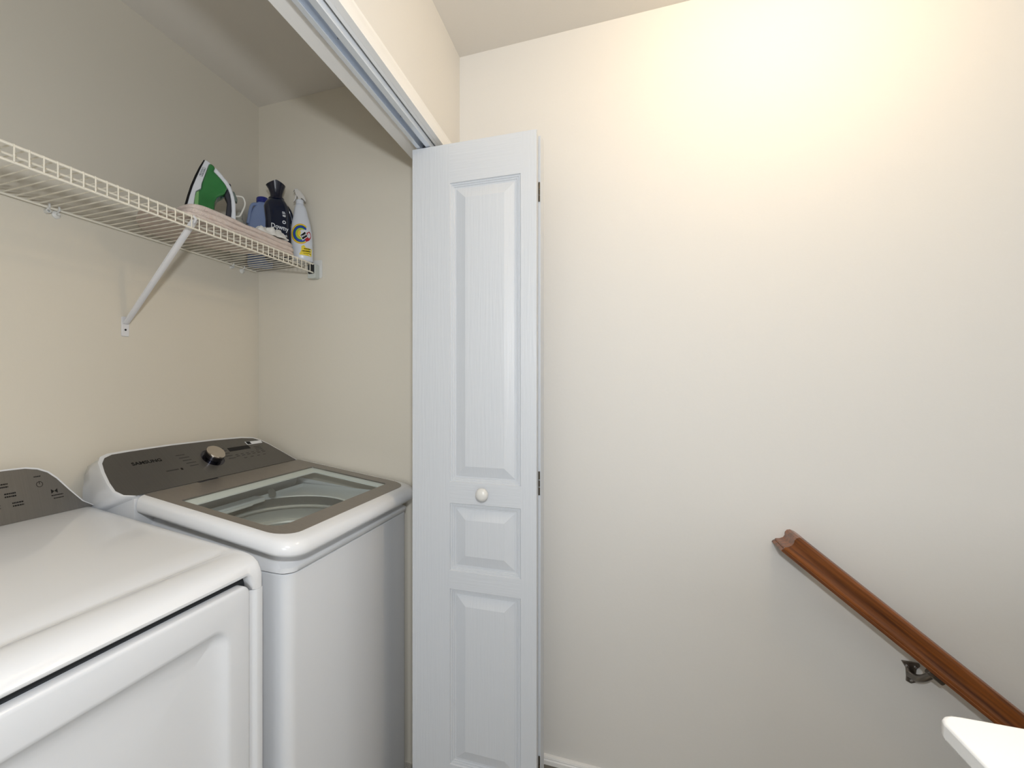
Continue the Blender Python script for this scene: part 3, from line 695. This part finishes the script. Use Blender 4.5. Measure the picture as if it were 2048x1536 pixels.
obj('print_frame', bm, M['ink'], sk_, smooth=False)

# ------------------------------------------------------------------ pale bottle behind the iron
pb = empty('plastic_bottle', 'small pale grey plastic bottle behind the iron cord', 'bottle', (1.392, 1.345, SD))
bm = bmesh.new(); lathe(bm, [(.024, 0), (.028, .006), (.028, .10), (.026, .13), (.017, .145), (.013, .150)], 24); obj('body', bm, M['palegrey'], pb, angle=50)
bm = bmesh.new(); lathe(bm, [(.014, .150), (.014, .172), (.012, .174)], 20); obj('cap', bm, M['palegrey'], pb)

# ------------------------------------------------------------------ blue jug
jg = empty('detergent_jug', 'translucent pale blue jug with dark blue cap, in the corner behind the navy bottle', 'jug', (1.513, 1.352, SD), R(-48.19))
def sq(prof, sx, sy, n=32, p=3.0):
    rings = []
    for r, z, cx in prof:
        rr = []
        for k in range(n):
            a = 2 * math.pi * k / n; c_, s_ = math.cos(a), math.sin(a); m_ = (abs(c_) ** p + abs(s_) ** p) ** (-1 / p)
            rr.append((cx + r * sx * m_ * c_, r * sy * m_ * s_, z))
        rings.append(rr)
    return rings
bm = bmesh.new(); loft(bm, sq([(.95, 0, 0), (1, .006, 0), (1, .17, 0), (.93, .195, .003), (.75, .225, .006), (.5, .245, .008), (.42, .25, .008), (.40, .262, .008)], .048, .034, p=3.5)); obj('body', bm, M['blue'], jg, angle=50)
bm = bmesh.new(); lathe(bm, [(.021, .256), (.023, .258), (.023, .274), (.021, .2765)], 28, cx=.008); obj('cap', bm, M['bluecap'], jg, bevel=.0008)
bm = bmesh.new(); tube(bm, spline([(-.006, -.012, .246), (-.028, -.016, .240), (-.037, -.02, .215), (-.041, -.024, .185), (-.046, -.026, .160)]), .0065, 10); obj('handle', bm, M['blue'], jg)

# ------------------------------------------------------------------ navy fabric softener bottle
nb = empty('softener_bottle', 'dark navy blue fabric softener bottle with flared pouring cap', 'bottle', (1.4723, 1.2306, SD), R(-50.11))
BP = [(.90, 0, 0), (1, .005, 0), (1.0, .06, .0), (.97, .12, -.0), (.96, .155, 0), (.97, .185, -.003), (.96, .205, -.006), (.86, .220, -.007), (.68, .232, -.006), (.60, .237, -.005)]
NX, NY = .0475, .036
bm = bmesh.new(); loft(bm, sq(BP, NX, NY, 40, 2.4)); obj('body', bm, M['navy'], nb, angle=50)
bm = bmesh.new(); n = 36; rings = []
for r, z, sp in ((.029, .235, 0), (.029, .241, 0), (.0225, .244, 0), (.0222, .252, 0), (.024, .262, 0), (.028, .277, .3), (.0335, .291, 1), (.0325, .2915, 1), (.024, .275, .2), (.019, .262, 0)):
    rr = []
    for k in range(n):
        a = 2 * math.pi * k / n; lip = max(0, math.cos(a - math.pi)) ** 6 * sp
        rr.append((-.006 + (r + lip * .0045) * math.cos(a), (r + lip * .004) * .9 * math.sin(a), z + (.012 * (1 - abs(math.cos(a))) if sp else 0) * sp - .002 * lip))
    rings.append(rr)
loft(bm, rings); obj('pouring_cap', bm, mat('cap_navy', (.004, .006, .02), .2, coat=.4), nb, angle=60)
bm = bmesh.new(); tube(bm, spline([(.030, .010, .218), (.044, .016, .198), (.052, .022, .170), (.056, .026, .148), (.050, .026, .128), (.036, .020, .110)]), .0085, 12); obj('handle', bm, M['navy'], nb)
def surf(x, z, prof, sx, sy, p, off=0):
    zz = [q[1] for q in prof]; i = max(0, min(len(zz) - 2, sum(1 for q in zz if q <= z) - 1))
    f = max(0, min(1, (z - zz[i]) / (zz[i + 1] - zz[i]))); s = prof[i][0] * (1 - f) + prof[i + 1][0] * f; cx = prof[i][2] * (1 - f) + prof[i + 1][2] * f
    k = min(.97, abs((x - cx) / (s * sx))); return -s * sy * (1 - k ** p) ** (1 / p) - off
def nf(x0, z0_, tl=0): return lambda x, y, z: Vector((x0 + x, surf(x0 + x, z0_ + y + tl * x, BP, NX, NY, 2.4, z + .0002), z0_ + y + tl * x))
text('brand_print', 'Downy', .026, M['inkwhite'], nb, nf(.006, .122, -.15), width=.062, ext=.0003, bold=.0004)
text('brand_print', 'musk', .011, M['inkwhite'], nb, nf(.022, .093, -.1), width=.024, ext=.0003, bold=.0002)
bm = bmesh.new()
ff = nf(.022, .143)
for k in range(20):
    a, b = 2 * math.pi * k / 20, 2 * math.pi * (k + 1) / 20
    loft(bm, [[tuple(ff(r * math.cos(t_), r * math.sin(t_), h)) for r, t_ in ((.0035, a), (.0065, a), (.0065, b), (.0035, b))] for h in (0, .0003)])
for i, (x_, z_, w_) in enumerate(((.020, .182, .010), (.021, .177, .012), (.022, .170, .012), (.022, .166, .010))):
    f2 = nf(x_, z_); loft(bm, [[tuple(f2(x, y, h)) for x, y in ((-w_ / 2, -.0012), (w_ / 2, -.0020), (w_ / 2, .0006), (-w_ / 2, .0014))] for h in (0, .0003)])
obj('emblem_print', bm, M['inkwhite'], nb, smooth=False)

# ------------------------------------------------------------------ stain remover spray bottle
sp = empty('spray_bottle', 'white trigger spray bottle with a rainbow swirl label at the shelf end', 'spray bottle', (1.5195, 1.1535, SD), R(-52.86))
SP = [(.86, 0, .001), (1.0, .005, .001), (1.02, .03, 0), (1.04, .08, -.002), (1.02, .12, -.004), (.90, .150, -.005), (.74, .175, -.006), (.63, .198, -.007), (.55, .213, -.008), (.42, .222, -.009), (.34, .226, -.010)]
PX, PY = .039, .027
bm = bmesh.new(); loft(bm, sq(SP, PX, PY, 40, 2.2)); obj('body', bm, M['spray'], sp, angle=50)
bm = bmesh.new(); lathe(bm, [(.0150, .224), (.0150, .240), (.012, .243)], 24, cx=-.010); obj('collar', bm, M['spray'], sp)
bm = bmesh.new()
hp = [(-.030, .279), (-.028, .2835), (-.018, .284), (-.004, .272), (.008, .256), (.0135, .240), (.010, .238), (.002, .246), (-.004, .250), (-.006, .241), (-.016, .241), (-.018, .252), (-.026, .262)]
sh = slab(hp, .0085, 0, 0, M['spraygrey'], 'spray_head', sp, .002)
slab([(-.026, .262), (-.020, .258), (-.023, .245), (-.031, .232), (-.034, .233), (-.029, .247)], .005, 0, 0, M['spraygrey'], 'trigger', sp, .0015)
slab([(-.0345, .274), (-.030, .283), (-.0285, .282), (-.033, .272)], .006, 0, 0, M['spraygrey'], 'nozzle', sp, .0008)
def sf(x, z, h): return Vector((x, surf(x, z, SP, PX, PY, 2.2, h + .0002), z))
def band(name, m, rin, rout, a0, a1, h, cx=-.004, cz=.104, ex=1.0, ez=1.12, n=30):
    bm = bmesh.new(); ins = []; out = []
    for k in range(n + 1):
        f = k / n; a = R(a0 + (a1 - a0) * f)
        # the swirl widens to the left and trails off low on the right
        gr = 1 + .10 * math.sin(math.pi * f)
        ins.append((cx + rin * gr * ex * math.cos(a), cz + rin * gr * ez * math.sin(a))); out.append((cx + rout * gr * ex * math.cos(a), cz + rout * gr * ez * math.sin(a)))
    for i in range(n):
        loft(bm, [[tuple(sf(x, z, hh)) for x, z in (ins[i], out[i], out[i + 1], ins[i + 1])] for hh in (h, h + .0002)])
    return obj(name, bm, m, sp, smooth=False)
band('label_swirl', M['orange'], .0315, .0335, 55, 305, 0)
band('label_swirl', M['yellow'], .0285, .0316, 52, 300, .0000)
band('label_swirl', M['darkgreen'], .0265, .0286, 50, 298, .0)
band('label_swirl', M['royal'], .0205, .0266, 42, 306, .0)
band('label_swirl', M['darkgreen'], .0190, .0206, 50, 290, .0)
band('label_swirl', M['lime'], .0145, .0191, 60, 290, .0)
band('label_swirl', M['orange'], .0120, .0146, 85, 275, .0)
band('label_swirl', M['yellow'], .0030, .0121, 110, 260, .0)
band('label_flame', M['red'], .012, .0255, -72, 32, .0003, cx=.004, cz=.102)
def flat(name, pts, m, h=.0006, par=sp):
    bm = bmesh.new(); c = (sum(p[0] for p in pts) / len(pts), sum(p[1] for p in pts) / len(pts)); dense = []
    for i in range(len(pts)):
        a, b = pts[i], pts[(i + 1) % len(pts)]
        dense += [(a[0] + (b[0] - a[0]) * k / 5, a[1] + (b[1] - a[1]) * k / 5) for k in range(5)]
    cT = bm.verts.new(sf(c[0], c[1], h + .0002)); mid = [bm.verts.new(sf((p[0] + c[0]) / 2, (p[1] + c[1]) / 2, h + .0002)) for p in dense]
    out = [bm.verts.new(sf(p[0], p[1], h)) for p in dense]; n = len(dense)
    for i in range(n):
        j = (i + 1) % n; bm.faces.new((cT, mid[i], mid[j])); bm.faces.new((mid[i], out[i], out[j], mid[j]))
    return obj(name, bm, m, par, smooth=False)
flat('label_patch', [(-.010, .097), (.001, .078), (.021, .096), (.011, .117)], M['inkwhite'], .0009)
flat('label_patch', [(-.0075, .0975), (.0015, .0815), (.0185, .0965), (.0095, .113)], M['ink'], .0013)
rt = R(38)
text('brand_print', 'Shout', .0095, M['inkwhite'], sp, lambda x, y, z: sf(.005 + x * math.cos(rt) - y * math.sin(rt), .0975 + x * math.sin(rt) + y * math.cos(rt), .0017 + z), width=.020, ext=.0002, bold=.0003)
flat('label_banner', [(-.012, .024), (.033, .020), (.034, .050), (.012, .052), (.006, .062), (-.004, .056), (-.004, .042)], M['yellow'], .0006)
bm = bmesh.new()
for z_, x0, x1, h_ in ((.0455, .006, .026, .0035), (.0365, -.001, .029, .0040), (.0290, .004, .030, .0018)):
    x = x0
    while x < x1:
        l = random.uniform(.0018, .004)
        loft(bm, [[tuple(sf(a, b, hh)) for a, b in ((x, z_), (x + l, z_), (x + l, z_ + h_), (x, z_ + h_))] for hh in (.0009, .0012)]); x += l + .0008
obj('banner_print', bm, M['ink'], sp, smooth=False)

# ------------------------------------------------------------------ ceiling lamp over the stairs
cl = empty('ceiling_light', 'warm globe ceiling light over the stair landing', 'ceiling light', (1.03, -.45, ZC))
bm = bmesh.new(); lathe(bm, [(.075, 0), (.075, -.012), (.05, -.02), (.03, -.022)], 32); obj('base', bm, M['lampbase'], cl)
bm = bmesh.new(); bmesh.ops.create_uvsphere(bm, u_segments=32, v_segments=16, radius=.062); obj('globe', bm, M['bulb'], cl, loc=(0, 0, -.078))
